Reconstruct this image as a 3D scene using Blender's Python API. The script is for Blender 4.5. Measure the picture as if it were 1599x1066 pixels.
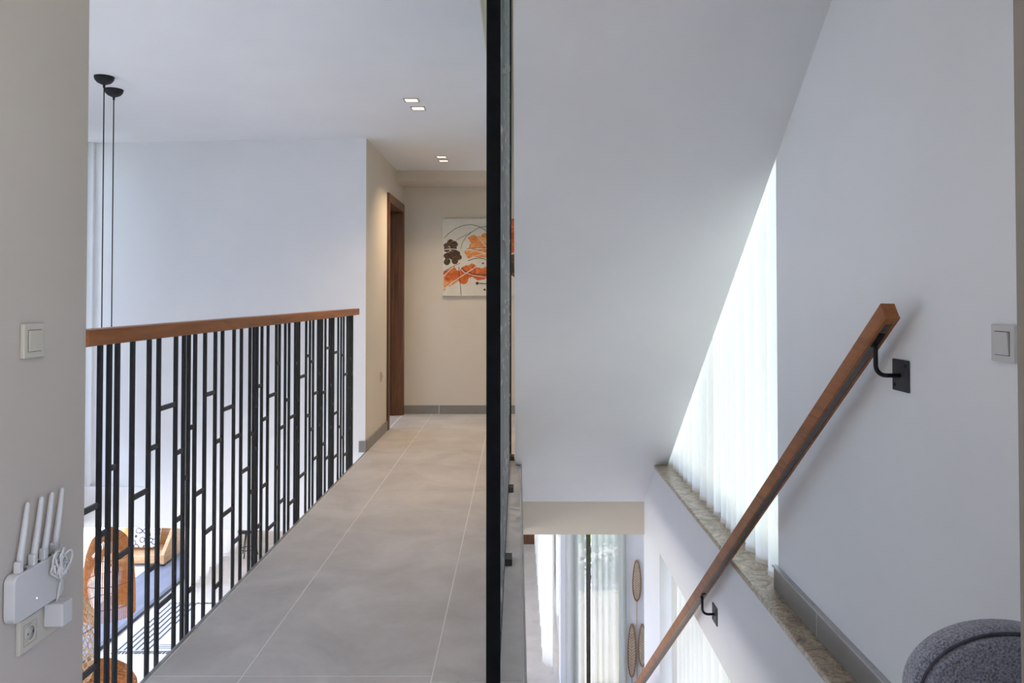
import bpy, bmesh, math, random
from mathutils import Vector, Matrix
random.seed(7)
for o in list(bpy.data.objects): bpy.data.objects.remove(o)
S = bpy.context.scene
COL = S.collection
PI = math.pi

# ------------------------------------------------------------------ camera
cam = bpy.data.cameras.new('camera'); camo = bpy.data.objects.new('camera', cam); COL.objects.link(camo)
F = 1224.0
TILT = math.radians(1.1)
cam.sensor_fit = 'HORIZONTAL'; cam.sensor_width = 36.0
cam.lens = 36.0 * F / 1599.0
cam.shift_x = -8.5 / 1599.0
cam.shift_y = -(533 + F * math.tan(TILT) - 462) / 1599.0
cam.clip_start = 0.02
camo.location = (0, 0, 1.2)
camo.rotation_euler = (PI / 2 + TILT, 0, 0)
S.camera = camo

# ------------------------------------------------------------------ world, sun, exposure
w = bpy.data.worlds.new('sky'); S.world = w; w.use_nodes = True
bg = w.node_tree.nodes['Background']
bg.inputs['Color'].default_value = (0.55, 0.68, 1.0, 1); bg.inputs['Strength'].default_value = 3.6
sun = bpy.data.lights.new('sun', 'SUN'); sun.energy = 15.0; sun.angle = math.radians(1.0); sun.color = (1, .89, .76)
suno = bpy.data.objects.new('sun', sun); COL.objects.link(suno)
suno.rotation_euler = Vector((-0.36, -0.30, -1.0)).to_track_quat('-Z', 'Y').to_euler()
vs = S.view_settings
vs.view_transform = 'Standard'; vs.look = 'None'; vs.gamma = 1.0; vs.use_curve_mapping = False
vs.exposure = 0.70

# ------------------------------------------------------------------ materials
M = {}
def mat(name, col, rough=.6, metal=0.0, spec=None):
    m = bpy.data.materials.new(name); m.use_nodes = True
    b = m.node_tree.nodes['Principled BSDF']
    b.inputs['Base Color'].default_value = (*col, 1); b.inputs['Roughness'].default_value = rough
    b.inputs['Metallic'].default_value = metal
    if spec is not None: b.inputs['Specular IOR Level'].default_value = spec
    M[name] = m
    return m, m.node_tree, b
def nz(nt, scale, detail=4, rough=.55, vec=None, dist=0.0):
    n = nt.nodes.new('ShaderNodeTexNoise'); n.inputs['Scale'].default_value = scale
    n.inputs['Detail'].default_value = detail; n.inputs['Roughness'].default_value = rough
    n.inputs['Distortion'].default_value = dist
    if vec is not None: nt.links.new(vec, n.inputs['Vector'])
    return n
def coords(nt, scale=(1, 1, 1), kind='Object'):
    tc = nt.nodes.new('ShaderNodeTexCoord'); mp = nt.nodes.new('ShaderNodeMapping')
    mp.inputs['Scale'].default_value = scale
    nt.links.new(tc.outputs[kind], mp.inputs['Vector'])
    return mp.outputs['Vector']
def ramp(nt, fac, stops):
    r = nt.nodes.new('ShaderNodeValToRGB')
    el = r.color_ramp.elements
    while len(el) < len(stops): el.new(.5)
    for e, (p, c) in zip(el, stops): e.position = p; e.color = (*c, 1)
    nt.links.new(fac, r.inputs['Fac'])
    return r.outputs['Color']
def bump(nt, b, h, strength=.2, dist=.002):
    n = nt.nodes.new('ShaderNodeBump'); n.inputs['Strength'].default_value = strength; n.inputs['Distance'].default_value = dist
    nt.links.new(h, n.inputs['Height']); nt.links.new(n.outputs['Normal'], b.inputs['Normal'])
def noisy(name, stops, scale, rough=.6, sc=(1, 1, 1), detail=5, bmp=0, bscale=None, dist=0, metal=0, spec=None, nrough=.55):
    m, nt, b = mat(name, stops[0][1], rough, metal, spec)
    v = coords(nt, sc)
    n = nz(nt, scale, detail, nrough, v, dist)
    nt.links.new(ramp(nt, n.outputs['Fac'], stops), b.inputs['Base Color'])
    if bmp:
        n2 = nz(nt, bscale or scale, 4, .6, v)
        bump(nt, b, n2.outputs['Fac'], bmp)
    return m
noisy('paint_white', [(.35, (.845, .85, .865)), (.65, (.865, .87, .885))], 2.5, .75, bmp=.04, bscale=60, spec=.2)
noisy('paint_cream', [(.35, (.70, .62, .52)), (.65, (.725, .645, .545))], 2.0, .75, bmp=.04, bscale=60, spec=.2)
noisy('taupe_in_shade', [(.35, (.27, .235, .205)), (.65, (.29, .255, .225))], 2.0, .75, spec=.2)  # the jamb's taupe darkened, its shade put into the colour
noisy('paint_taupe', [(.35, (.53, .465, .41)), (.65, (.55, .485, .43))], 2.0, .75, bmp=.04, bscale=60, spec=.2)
def tile_mat(name, a, b_, c):
    m, nt, b = mat(name, b_, .42, spec=.35)
    v = coords(nt, (1, 1.0, 1))
    oi = nt.nodes.new('ShaderNodeObjectInfo')
    add = nt.nodes.new('ShaderNodeVectorMath'); add.operation = 'ADD'
    nt.links.new(v, add.inputs[0]); nt.links.new(oi.outputs['Location'], add.inputs[1])
    n = nz(nt, 2.6, 6, .62, add.outputs[0], .6)
    n2 = nz(nt, 26, 4, .6, add.outputs[0])
    mx = nt.nodes.new('ShaderNodeMath'); mx.operation = 'MULTIPLY_ADD'; mx.inputs[1].default_value = .16; 
    nt.links.new(n2.outputs['Fac'], mx.inputs[0]); nt.links.new(n.outputs['Fac'], mx.inputs[2])
    nt.links.new(ramp(nt, mx.outputs[0], [(.40, a), (.56, b_), (.72, c)]), b.inputs['Base Color'])
    bump(nt, b, n2.outputs['Fac'], .05)
    r = nt.nodes.new('ShaderNodeMapRange'); r.inputs['To Min'].default_value = .34; r.inputs['To Max'].default_value = .52
    nt.links.new(n.outputs['Fac'], r.inputs['Value']); nt.links.new(r.outputs[0], b.inputs['Roughness'])
tile_mat('floor_tile', (.455, .426, .411), (.525, .497, .480), (.60, .572, .553))
tile_mat('skirting_tile', (.22, .205, .19), (.25, .235, .22), (.28, .26, .245))
tile_mat('ground_tile', (.58, .53, .48), (.65, .60, .55), (.71, .66, .61))
noisy('grout', [(.3, (.78, .75, .72)), (.7, (.84, .81, .78))], 20, .9)
def wood(name, dark, mid, light, sc):
    m, nt, b = mat(name, mid, .38, spec=.4)
    v = coords(nt, sc)
    n = nz(nt, 1.0, 8, .65, v, 1.2)
    nt.links.new(ramp(nt, n.outputs['Fac'], [(.30, dark), (.5, mid), (.72, light)]), b.inputs['Base Color'])
    bump(nt, b, n.outputs['Fac'], .08)
wood('rail_wood', (.19, .056, .012), (.31, .102, .024), (.40, .150, .040), (22, 2.0, 22))
wood('walnut', (.060, .021, .009), (.120, .046, .018), (.19, .080, .032), (16, 16, 1.3))
wood('oak', (.36, .20, .085), (.48, .28, .13), (.58, .36, .18), (4, 4, 16))
noisy('black_metal', [(.3, (.008, .009, .012)), (.7, (.013, .0145, .018))], 30, .5, spec=.3, bmp=.03, bscale=300)
noisy('post_black', [(.3, (.005, .0055, .007)), (.7, (.008, .009, .011))], 30, .7, spec=.06)
noisy('charcoal_metal', [(.3, (.020, .021, .028)), (.7, (.03, .032, .04))], 30, .45, spec=.5)
noisy('graphite_metal', [(.3, (.19, .20, .205)), (.7, (.27, .28, .285))], 30, .36, spec=.6)
noisy('grey_metal', [(.3, (.10, .10, .10)), (.7, (.14, .14, .14))], 40, .4, metal=.6)
noisy('alu', [(.3, (.42, .42, .42)), (.7, (.5, .5, .5))], 60, .35, metal=.7)
noisy('plastic_white', [(.3, (.60, .58, .57)), (.7, (.63, .61, .60))], 6, .35)
noisy('plastic_cream', [(.3, (.54, .49, .41)), (.7, (.57, .52, .44))], 6, .35)
noisy('plastic_dark', [(.3, (.03, .03, .03)), (.7, (.05, .05, .05))], 6, .5)
# granite ledge
m, nt, b = mat('granite', (.4, .36, .3), .28, spec=.5)
v = coords(nt, (1, 1, 1))
n1 = nz(nt, 9, 8, .8, v, 2.5); n2 = nz(nt, 90, 3, .6, v)
mx = nt.nodes.new('ShaderNodeMath'); mx.operation = 'MULTIPLY_ADD'; mx.inputs[1].default_value = .35
nt.links.new(n2.outputs['Fac'], mx.inputs[0]); nt.links.new(n1.outputs['Fac'], mx.inputs[2])
nt.links.new(ramp(nt, mx.outputs[0], [(.48, (.085, .060, .04)), (.60, (.29, .225, .155)), (.74, (.54, .45, .34)), (.90, (.80, .70, .57))]), b.inputs['Base Color'])
# cloth that glows when lit from behind
def cloth(name, col, trans=.55, clear=0.0):
    m = bpy.data.materials.new(name); m.use_nodes = True; nt = m.node_tree; nt.nodes.clear(); M[name] = m
    out = nt.nodes.new('ShaderNodeOutputMaterial')
    d = nt.nodes.new('ShaderNodeBsdfDiffuse'); t = nt.nodes.new('ShaderNodeBsdfTranslucent'); mix = nt.nodes.new('ShaderNodeMixShader')
    v = coords(nt, (40, 40, 4)); n = nz(nt, 4, 3, .6, v)
    c = ramp(nt, n.outputs['Fac'], [(.3, tuple(x * .94 for x in col)), (.7, col)])
    nt.links.new(c, d.inputs['Color']); nt.links.new(c, t.inputs['Color'])
    mix.inputs[0].default_value = trans
    nt.links.new(d.outputs[0], mix.inputs[1]); nt.links.new(t.outputs[0], mix.inputs[2])
    last = mix
    if clear:
        tr = nt.nodes.new('ShaderNodeBsdfTransparent'); m2 = nt.nodes.new('ShaderNodeMixShader'); m2.inputs[0].default_value = clear
        nt.links.new(mix.outputs[0], m2.inputs[1]); nt.links.new(tr.outputs[0], m2.inputs[2]); last = m2
    nt.links.new(last.outputs[0], out.inputs['Surface'])
cloth('curtain_cloth', (.92, .87, .78), .54)
cloth('curtain_lined', (.80, .77, .71), .38)
cloth('sheer_void', (.86, .87, .90), .45, .20)
cloth('sheer_cloth', (.74, .76, .72), .30, .06)
# window glass
m = bpy.data.materials.new('glass'); m.use_nodes = True; nt = m.node_tree; nt.nodes.clear(); M['glass'] = m
out = nt.nodes.new('ShaderNodeOutputMaterial'); tr = nt.nodes.new('ShaderNodeBsdfTransparent'); gl = nt.nodes.new('ShaderNodeBsdfGlossy')
gl.inputs['Roughness'].default_value = .02; mix = nt.nodes.new('ShaderNodeMixShader'); fr = nt.nodes.new('ShaderNodeFresnel'); fr.inputs[0].default_value = 1.35
nzg = nz(nt, 2, 2); tr.inputs['Color'].default_value = (.96, .98, .97, 1)
nt.links.new(fr.outputs[0], mix.inputs[0]); nt.links.new(tr.outputs[0], mix.inputs[1]); nt.links.new(gl.outputs[0], mix.inputs[2])
nt.links.new(mix.outputs[0], out.inputs['Surface'])
def emit(name, col, s):
    m = bpy.data.materials.new(name); m.use_nodes = True; nt = m.node_tree; nt.nodes.clear(); M[name] = m
    out = nt.nodes.new('ShaderNodeOutputMaterial'); e = nt.nodes.new('ShaderNodeEmission')
    e.inputs['Color'].default_value = (*col, 1); e.inputs['Strength'].default_value = s
    nt.links.new(e.outputs[0], out.inputs['Surface'])
emit('lamp_glow', (1, .80, .62), .95)
emit('led_glow', (.6, .8, 1), 2.0)
# boucle wool
def wool(name, a, b_):
    m, nt, b = mat(name, a, .95, spec=.1)
    v = coords(nt); n = nz(nt, 230, 3, .7, v)
    nt.links.new(ramp(nt, n.outputs['Fac'], [(.36, a), (.62, b_)]), b.inputs['Base Color'])
    bump(nt, b, n.outputs['Fac'], .9, .006)
    b.inputs['Sheen Weight'].default_value = .7
wool('wool_blue', (.085, .094, .145), (.44, .46, .58))
noisy('piping', [(.3, (.05, .055, .08)), (.7, (.08, .085, .11))], 100, .9)
noisy('rattan', [(.3, (.46, .16, .04)), (.7, (.66, .28, .09))], 60, .6)
noisy('rattan_pale', [(.3, (.48, .31, .17)), (.7, (.64, .45, .28))], 60, .6)
noisy('rattan_brown', [(.3, (.20, .095, .04)), (.7, (.32, .16, .075))], 60, .6)
noisy('canvas', [(.3, (.68, .63, .54)), (.7, (.76, .71, .62))], 7, .8)
noisy('orange_paint', [(.30, (.42, .055, .006)), (.5, (.64, .12, .014)), (.7, (.76, .28, .07))], 16, .6, detail=8, dist=1.5)
noisy('apricot_paint', [(.30, (.62, .15, .025)), (.5, (.76, .28, .075)), (.7, (.82, .46, .21))], 16, .6, detail=8, dist=1.5)
noisy('brown_paint', [(.35, (.018, .010, .007)), (.55, (.085, .042, .016)), (.72, (.30, .17, .07))], 26, .5, detail=8, dist=1.5)
noisy('ink', [(.3, (.035, .032, .03)), (.7, (.07, .065, .06))], 30, .6)
noisy('white_line', [(.3, (.72, .68, .62)), (.7, (.78, .75, .70))], 30, .6)
noisy('deck_shaded', [(.3, (.11, .112, .14)), (.7, (.16, .162, .19))], 6, .6, sc=(1, .3, 1))  # roof shadow on the terrace put into the strip's blue-grey colour
noisy('terrace_paving', [(.3, (.62, .61, .60)), (.7, (.70, .69, .67))], 3, .8)
noisy('stone_wall', [(.3, (.34, .29, .22)), (.7, (.46, .41, .33))], 5, .9, bmp=.5)
noisy('lawn', [(.3, (.08, .14, .03)), (.7, (.15, .22, .06))], 5, .95)
noisy('leaf', [(.3, (.05, .12, .025)), (.7, (.14, .24, .06))], 8, .6)
noisy('rug_pale', [(.3, (.66, .65, .64)), (.7, (.74, .73, .72))], 120, .95)
noisy('rug_dark', [(.3, (.07, .07, .08)), (.7, (.12, .12, .13))], 120, .95)
noisy('cushion_grey', [(.3, (.16, .17, .23)), (.7, (.22, .23, .30))], 80, .95)
m, nt, b = mat('cushion_print', (.8, .8, .8), .9)
v = coords(nt); vo = nt.nodes.new('ShaderNodeTexVoronoi'); vo.inputs['Scale'].default_value = 11; nt.links.new(v, vo.inputs['Vector'])
nt.links.new(ramp(nt, vo.outputs['Distance'], [(.30, (.80, .79, .78)), (.36, (.05, .05, .07)), (.48, (.05, .05, .07)), (.54, (.80, .79, .78))]), b.inputs['Base Color'])

# ------------------------------------------------------------------ geometry helpers
class G:
    def __init__(s): s.v = []; s.f = []; s.sm = []
    def add(s, vs, fs, smooth=False):
        k = len(s.v); s.v += [tuple(p) for p in vs]
        for f in fs: s.f.append([i + k for i in f]); s.sm.append(smooth)
        return s
    def box(s, x0, x1, y0, y1, z0, z1):
        return s.add([(x, y, z) for x in (x0, x1) for y in (y0, y1) for z in (z0, z1)],
                     [(0, 1, 3, 2), (4, 6, 7, 5), (0, 4, 5, 1), (2, 3, 7, 6), (0, 2, 6, 4), (1, 5, 7, 3)])
    def prism(s, pts, axis, a, b):
        n = len(pts)
        def mk(p, t):
            return {'x': (t, p[0], p[1]), 'y': (p[0], t, p[1]), 'z': (p[0], p[1], t)}[axis]
        vs = [mk(p, a) for p in pts] + [mk(p, b) for p in pts]
        fs = [tuple(range(n))[::-1], tuple(range(n, 2 * n))] + [(i, (i + 1) % n, n + (i + 1) % n, n + i) for i in range(n)]
        return s.add(vs, fs)
    def tube(s, pts, r, n=8, closed=False, cap=True):
        pts = [Vector(p) for p in pts]; m = len(pts)
        rs = r if isinstance(r, (list, tuple)) else [r] * m
        rings = []; prev = None
        for i, p in enumerate(pts):
            if closed: d = pts[(i + 1) % m] - pts[i - 1]
            else: d = pts[min(i + 1, m - 1)] - pts[max(i - 1, 0)]
            d.normalize()
            if prev is None:
                a = Vector((0, 0, 1)) if abs(d.z) < .9 else Vector((1, 0, 0))
                u = d.cross(a).normalized()
            else:
                u = (prev - d * prev.dot(d)).normalized()
            prev = u; w_ = d.cross(u)
            rings.append([p + (u * math.cos(2 * PI * k / n) + w_ * math.sin(2 * PI * k / n)) * rs[i] for k in range(n)])
        vs = [q for ri in rings for q in ri]; fs = []
        for i in range(m if closed else m - 1):
            j = (i + 1) % m
            for k in range(n):
                fs.append((i * n + k, i * n + (k + 1) % n, j * n + (k + 1) % n, j * n + k))
        if cap and not closed:
            fs.append(tuple(range(n))[::-1]); fs.append(tuple(range((m - 1) * n, m * n)))
        return s.add(vs, fs, True)
    def lathe(s, prof, n=24, c=(0, 0, 0), axis='z'):
        vs = []; fs = []; m = len(prof)
        for (r, h) in prof:
            for k in range(n):
                a = 2 * PI * k / n
                p = (r * math.cos(a), r * math.sin(a), h)
                if axis == 'x': p = (h, r * math.cos(a), r * math.sin(a))
                if axis == 'y': p = (r * math.cos(a), h, r * math.sin(a))
                vs.append((c[0] + p[0], c[1] + p[1], c[2] + p[2]))
        for i in range(m - 1):
            for k in range(n):
                fs.append((i * n + k, i * n + (k + 1) % n, (i + 1) * n + (k + 1) % n, (i + 1) * n + k))
        fs.append(tuple(range(n))[::-1]); fs.append(tuple(range((m - 1) * n, m * n)))
        return s.add(vs, fs, True)
    def mesh(s, name, m, bevel=0, seg=2):
        me = bpy.data.meshes.new(name); me.from_pydata(s.v, [], s.f)
        for p, q in zip(me.polygons, s.sm): p.use_smooth = q
        bm = bmesh.new(); bm.from_mesh(me)
        bmesh.ops.recalc_face_normals(bm, faces=bm.faces)
        if bevel:
            ed = [e for e in bm.edges if len(e.link_faces) == 2 and e.calc_face_angle(0) > .6]
            bmesh.ops.bevel(bm, geom=ed, offset=bevel, segments=seg, affect='EDGES', profile=.5, clamp_overlap=True)
        bm.to_mesh(me); bm.free()
        me.materials.append(M[m]); return me
    def obj(s, name, m, parent=None, bevel=0, seg=2):
        o = bpy.data.objects.new(name, s.mesh(name, m, bevel, seg)); COL.objects.link(o)
        if parent: o.parent = parent
        return o
def inst(name, me, parent=None, loc=(0, 0, 0), scale=(1, 1, 1), rot=(0, 0, 0)):
    o = bpy.data.objects.new(name, me); COL.objects.link(o); o.parent = parent
    o.location = loc; o.scale = scale; o.rotation_euler = rot
    return o
def tag(o, label, cat, group=None, kind=None):
    o['label'] = label; o['category'] = cat
    if group: o['group'] = group
    if kind: o['kind'] = kind
    return o
def struct(o, label, cat): return tag(o, label, cat, None, 'structure')
def empty(name, loc=(0, 0, 0)):
    e = bpy.data.objects.new(name, None); COL.objects.link(e); e.location = loc; e.empty_display_size = .05
    return e
def part(g, name, m, thing, bevel=0, seg=2):
    """mesh given in world coordinates, child of an Empty (or part) standing at its own location"""
    o = g.obj(name, m, None, bevel, seg); o.parent = thing
    loc = Vector((0, 0, 0)); p = thing
    while p: loc += p.location; p = p.parent
    for v in o.data.vertices: v.co -= loc
    return o

# ------------------------------------------------------------------ setting
D0, D1, DH = 7.08, 7.92, 2.06
XL = -1.17            # face of the corridor's left walls
XR = 1.065            # face of the right wall above the ledge
XS = 0.985            # face of the stair wall below the ledge
CZ = 2.42             # ceiling
GZ = -3.0             # lower storey's floor
g = G()
g.box(XL, .027, -2, 8.03, -.62, -.0012).box(.027, XR, -2, 2.0, -.62, -.0012).box(.027, XR, 6.14, 8.03, -.395, -.0012).box(XL - .15, XL, D0, D1, -.62, -.0012)
floor = struct(g.obj('floor', 'grout'), 'upper floor of large beige concrete-look tiles running down the corridor', 'floor')
def tiles(x0, x1, ys):
    for a, c in zip(ys, ys[1:]):
        q = G().box(-(x1 - x0) / 2 + .0024, (x1 - x0) / 2 - .0024, -(c - a) / 2 + .0024, (c - a) / 2 - .0024, -.008, 0)
        o = q.obj('floor_tile', 'floor_tile', floor, .0008, 1); o.location = ((x0 + x1) / 2, (a + c) / 2, 0)
r1 = [-2, -1.1, .1, 1.3, 2.5, 3.7, 4.9, 6.1, 7.3, 8.03]
r2 = r1
tiles(XL - .15, XL - .001, [D0, D1]); tiles(XL + .012, -.87, r1); tiles(-.87, -.27, r2); tiles(-.27, .020, [-2, -1.1, .1, 1.3, 2.464, 3.664, 4.864, 6.1, 7.3, 8.03])
tiles(.022, .33, [-2, -1.1, .1, 1.3, 2.0]); tiles(.33, .93, [-2, -1.7, -.5, .7, 2.0]); tiles(.93, XR, [-2, -.5, .7, 2.0]); tiles(.022, .6, [6.14, 7.3, 8.03]); tiles(.6, XR, [6.14, 7.3, 8.03])
struct(G().box(XL - .003, XL + .010, 2.128, 6.05, -.03, .002).obj('trim_1', 'alu'), 'thin metal edge profile along the floor under the balustrade', 'edge trim')
struct(G().box(.0215, .030, 2.0, 6.0, -.03, .003).obj('trim_2', 'alu'), 'thin metal edge profile along the floor beside the stairwell', 'edge trim')

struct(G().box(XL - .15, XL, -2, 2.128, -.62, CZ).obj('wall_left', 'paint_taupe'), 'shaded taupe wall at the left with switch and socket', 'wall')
# wall across the double-height void, set a little askew
dx, dy = -2.20, .19
pts = [(XL, 6.05), (XL + dx, 6.05 + dy), (XL + dx, 6.20 + dy), (XL - .15, 6.21)]
struct(G().prism(pts, 'z', -.62, CZ).obj('wall_front', 'paint_white'), 'white wall across the open void behind the balustrade', 'wall')
struct(G().box(XL + dx - .09, XL + dx, 6.05 + dy - .03, 6.20 + dy, -.62, CZ).obj('wall_pilaster', 'paint_white'), 'slim white pilaster at the far end of the void wall', 'wall')
D0, D1, DH = 7.08, 7.92, 2.06
g = G(); g.prism([(XL, 6.0505), (XL, D0), (XL - .15, D0), (XL - .15, 6.212)], 'z', -.62, CZ).box(XL - .15, XL, D1, 8.03, -.62, CZ).box(XL - .15, XL, D0, D1, DH, CZ)
struct(g.obj('wall_corridor', 'paint_cream'), 'cream corridor wall with the walnut doorway', 'wall')
struct(G().box(XL - .15, XR + .185, 8.03, 8.18, -.62, 5.4).obj('wall_end', 'paint_cream'), 'cream end wall of the corridor carrying the painting', 'wall')
struct(G().box(XL, -.156, 7.60, 8.03, 2.32, CZ).obj('trim_3', 'paint_cream'), 'shallow cream ceiling beam before the end wall', 'beam')
g = G(); g.box(-3.75, -.156, -2, 8.03, CZ, 2.75).box(-.156, 1.25, -2, 1.0, CZ, 2.75)
struct(g.obj('ceiling', 'paint_white'), 'white ceiling over corridor and void', 'ceiling')
struct(G().box(-.156, -.150, 1.0, 8.03, CZ - .004, 2.75).obj('trim_6', 'paint_cream'), 'cream edge of the corridor ceiling towards the stair shaft', 'slab edge')
# shaft of the upper flight
g = G(); g.box(-.30, -.156, .9, 8.03, 2.75, 5.4).box(-.156, 1.25, .9, 1.0, 2.75, 5.4)
struct(g.obj('wall_shaft', 'paint_cream'), 'cream walls of the stair shaft above the corridor ceiling', 'wall')
struct(G().box(-.30, 1.25, .9, 8.18, 5.4, 5.55).obj('ceiling_shaft', 'paint_white'), 'white ceiling over the stair shaft', 'ceiling')
g = G(); g.box(XR, 1.25, .98, 3.22, -.02, 5.4).box(XR, 1.25, 5.9, 8.03, -.02, 5.4).box(XR, 1.25, 3.22, 5.9, 5.2, 5.4)
struct(g.obj('wall_right', 'paint_white'), 'white right-hand wall carrying handrail and switch', 'wall')
g = G(); g.box(XS, 1.25, 2.0, 6.14, -.58, -.025).box(XS, 1.25, 2.0, 2.6, GZ, -.58).box(XS, 1.25, 5.47, 6.14, GZ, -.58)
struct(g.obj('wall_stair', 'paint_white'), 'white stairwell wall band under the granite ledge', 'wall')
struct(G().box(XS - .012, 1.25, 2.0, 6.10, -.025, 0).obj('trim_4', 'granite', None, .003, 1), 'mottled brown granite ledge along the stair window', 'ledge')
# sloping underside of the flight going up
def zb(y): return 1.78 - .745 * (y - 3.2)
pts = [(1.9, zb(1.9)), (6.14, zb(6.14)), (6.30, zb(6.14)), (6.30, .0), (5.95, .17), (1.9, zb(1.9) + .33)]
struct(G().prism(pts, 'x', -.015, XR).obj('ceiling_stair', 'paint_white'), 'smooth white sloping underside of the upper stair flight', 'stair soffit')
struct(G().box(.027, XS, 6.12, 6.30, -.65, -.385).obj('wall_beam', 'paint_cream'), 'cream beam face under the foot of the sloping soffit', 'beam')
struct(G().box(.624, 1.25, .70, .98, -.0, CZ).obj('wall_jamb', 'taupe_in_shade'), 'dark shaded wall edge at the right border', 'wall')
struct(G().box(-3.75, 1.25, -2.15, -2, GZ, 2.75).obj('wall_back', 'paint_taupe'), 'taupe wall behind the viewpoint', 'wall')
# flight going down
g = G()
N = 17; rise = 3.0 / N; run = rise / .776
for i in range(N):
    g.box(.03, XS, 2.0 + i * run, 2.0 + (i + 1) * run + .03, -(i + 1) * rise - .22, -(i + 1) * rise)
struct(g.obj('stair_flight', 'floor_tile'), 'tiled stair flight going down beside the corridor', 'stairs')

# skirting: separate tile pieces with recessed joints
def skirting(name, label, face, along, a, b, cuts, h=.085, t=.012, sgn=1):
    e = empty(name); struct(e, label, 'skirting')
    cs = [a] + cuts + [b]
    for c_ in cuts:
        lo, hi = sorted((face, face + sgn * (t - .001)))
        (G().box(lo, hi, c_ - .0022, c_ + .0022, .001, h - .001) if along == 'y' else G().box(c_ - .0022, c_ + .0022, lo, hi, .001, h - .001)).obj('joint', 'grout', e)
    for p, q in zip(cs, cs[1:]):
        k = G()
        lo, hi = sorted((face, face + sgn * t))
        if along == 'y': k.box(lo, hi, p + .002, q - .002, .001, h)
        else: k.box(p + .002, q - .002, lo, hi, .001, h)
        k.obj('skirting_tile', 'skirting_tile', e, .0015, 1)
    return e
skirting('baseboard_corridor', 'grey tile skirting on the corridor wall before the doorway', XL, 'y', 6.05, 7.02, [6.42])
skirting('baseboard_front', 'short grey tile skirting piece on the corner of the void wall', 6.05, 'x', XL - .05, XL + .012, [], sgn=-1)
skirting('baseboard_end', 'grey tile skirting along the end wall under the painting', 8.03, 'x', XL, XR, [-.80, .40], sgn=-1)
skirting('baseboard_right', 'grey tile skirting standing on the granite ledge', XR, 'y', .98, 3.24, [1.58, 2.18, 2.78], h=.092, t=.014, sgn=-1)
struct(G().box(XR - .020, XR, .98, 3.24, .092, .099).obj('trim_5', 'alu'), 'pale capping strip on the skirting above the granite ledge', 'capping')

# doorway
d = empty('door_1', (XL, (D0 + D1) / 2, 0)); struct(d, 'dark walnut doorway with deep frame in the cream corridor wall', 'door')
part(G().box(XL - .14, XL + .018, D0 - .06, D0 + .012, 0, DH + .07), 'door_frame', 'walnut', d, .002, 1)
part(G().box(XL - .14, XL + .018, D1 - .012, D1 + .07, 0, DH + .07), 'door_frame', 'walnut', d, .002, 1)
part(G().box(XL - .14, XL + .018, D0 + .012, D1 - .012, DH - .012, DH + .07), 'door_frame', 'walnut', d, .002, 1)
part(G().box(XL - .10, XL - .075, D0 + .012, D0 + .026, 0, DH - .03), 'door_stop', 'walnut', d)
part(G().box(XL - .10, XL - .075, D1 - .026, D1 - .012, 0, DH - .03), 'door_stop', 'walnut', d)
part(G().box(XL - .10, XL - .075, D0 + .012, D1 - .012, DH - .03, DH - .012), 'door_stop', 'walnut', d)
leaf = part(G().box(XL - .93, XL - .125, D1 - .056, D1 - .014, .006, DH - .014), 'door_leaf', 'walnut', d, .001, 1)
part(G().lathe([(.024, 0), (.024, -.006), (.009, -.007), (.009, -.045)], 14, (XL - .86, D1 - .056, 1.02), 'y').tube([(XL - .865, D1 - .10, 1.02), (XL - .75, D1 - .10, 1.02)], .008), 'door_handle', 'alu', leaf)
struct(G().box(-3.6, XL - .15, 6.42, 8.03, -.30, 0).obj('floor_room', 'ground_tile'), 'pale floor of the bright room behind the doorway', 'floor')
struct(G().box(-3.6, XL - .15, 8.03, 8.18, -.30, CZ).obj('wall_room', 'paint_white'), 'white wall of the room behind the doorway', 'wall')

# lower storey
struct(G().box(-4.95, 3.0, -2.15, 13.4, GZ - .1, GZ).obj('floor_lower', 'ground_tile'), 'beige tiled floor of the lower storey', 'floor')
g = G(); g.box(-5.3, XL, 6.2, 13.55, -.62, -.30).box(XL, .60, 8.18, 13.55, -.62, -.3).box(-5.3, -3.46, -2.15, 6.2, -.62, -.35)
struct(g.obj('ceiling_lower', 'paint_white'), 'white ceiling of the lower storey', 'ceiling')
struct(G().box(-5.0, .60, 13.4, 13.55, GZ, -.62).obj('wall_lower_end', 'paint_cream'), 'cream far wall of the lower storey', 'wall')
d = empty('door_2', (.05, 13.36, GZ)); struct(d, 'brown wooden door at the far end of the lower storey', 'door')
part(G().box(-.45, .36, 13.35, 13.38, GZ, -.75), 'door_leaf', 'walnut', d)
part(G().box(-.53, -.45, 13.34, 13.398, GZ, -.68), 'door_frame', 'walnut', d)
part(G().box(-.45, .36, 13.34, 13.398, -.75, -.68), 'door_frame', 'walnut', d)
g = G(); g.box(.46, .60, 8.40, 8.80, GZ, -.62).box(.46, .60, 8.40, 13.4, -.80, -.62)
g.box(1.14, 1.25, 8.40, 8.55, GZ, -.62).box(.46, 1.25, 8.40, 8.55, -.80, -.62)
g.box(1.25, 2.9, 8.40, 8.55, GZ, -.3).box(1.25, 1.40, 5.47, 6.14, GZ, -.3)
struct(g.obj('wall_lower_right', 'paint_white'), 'white lower wall around the sheer-curtained window', 'wall')
g = G(); g.box(2.75, 2.9, 5.5, 8.4, GZ, -.3).box(1.25, 2.9, 5.5, 5.65, GZ, -.3).box(1.25, 2.9, 5.5, 8.55, -.5, -.3)
struct(g.obj('wall_lower_side', 'paint_white'), 'white side walls of the lower room beyond the stair', 'wall')

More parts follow.
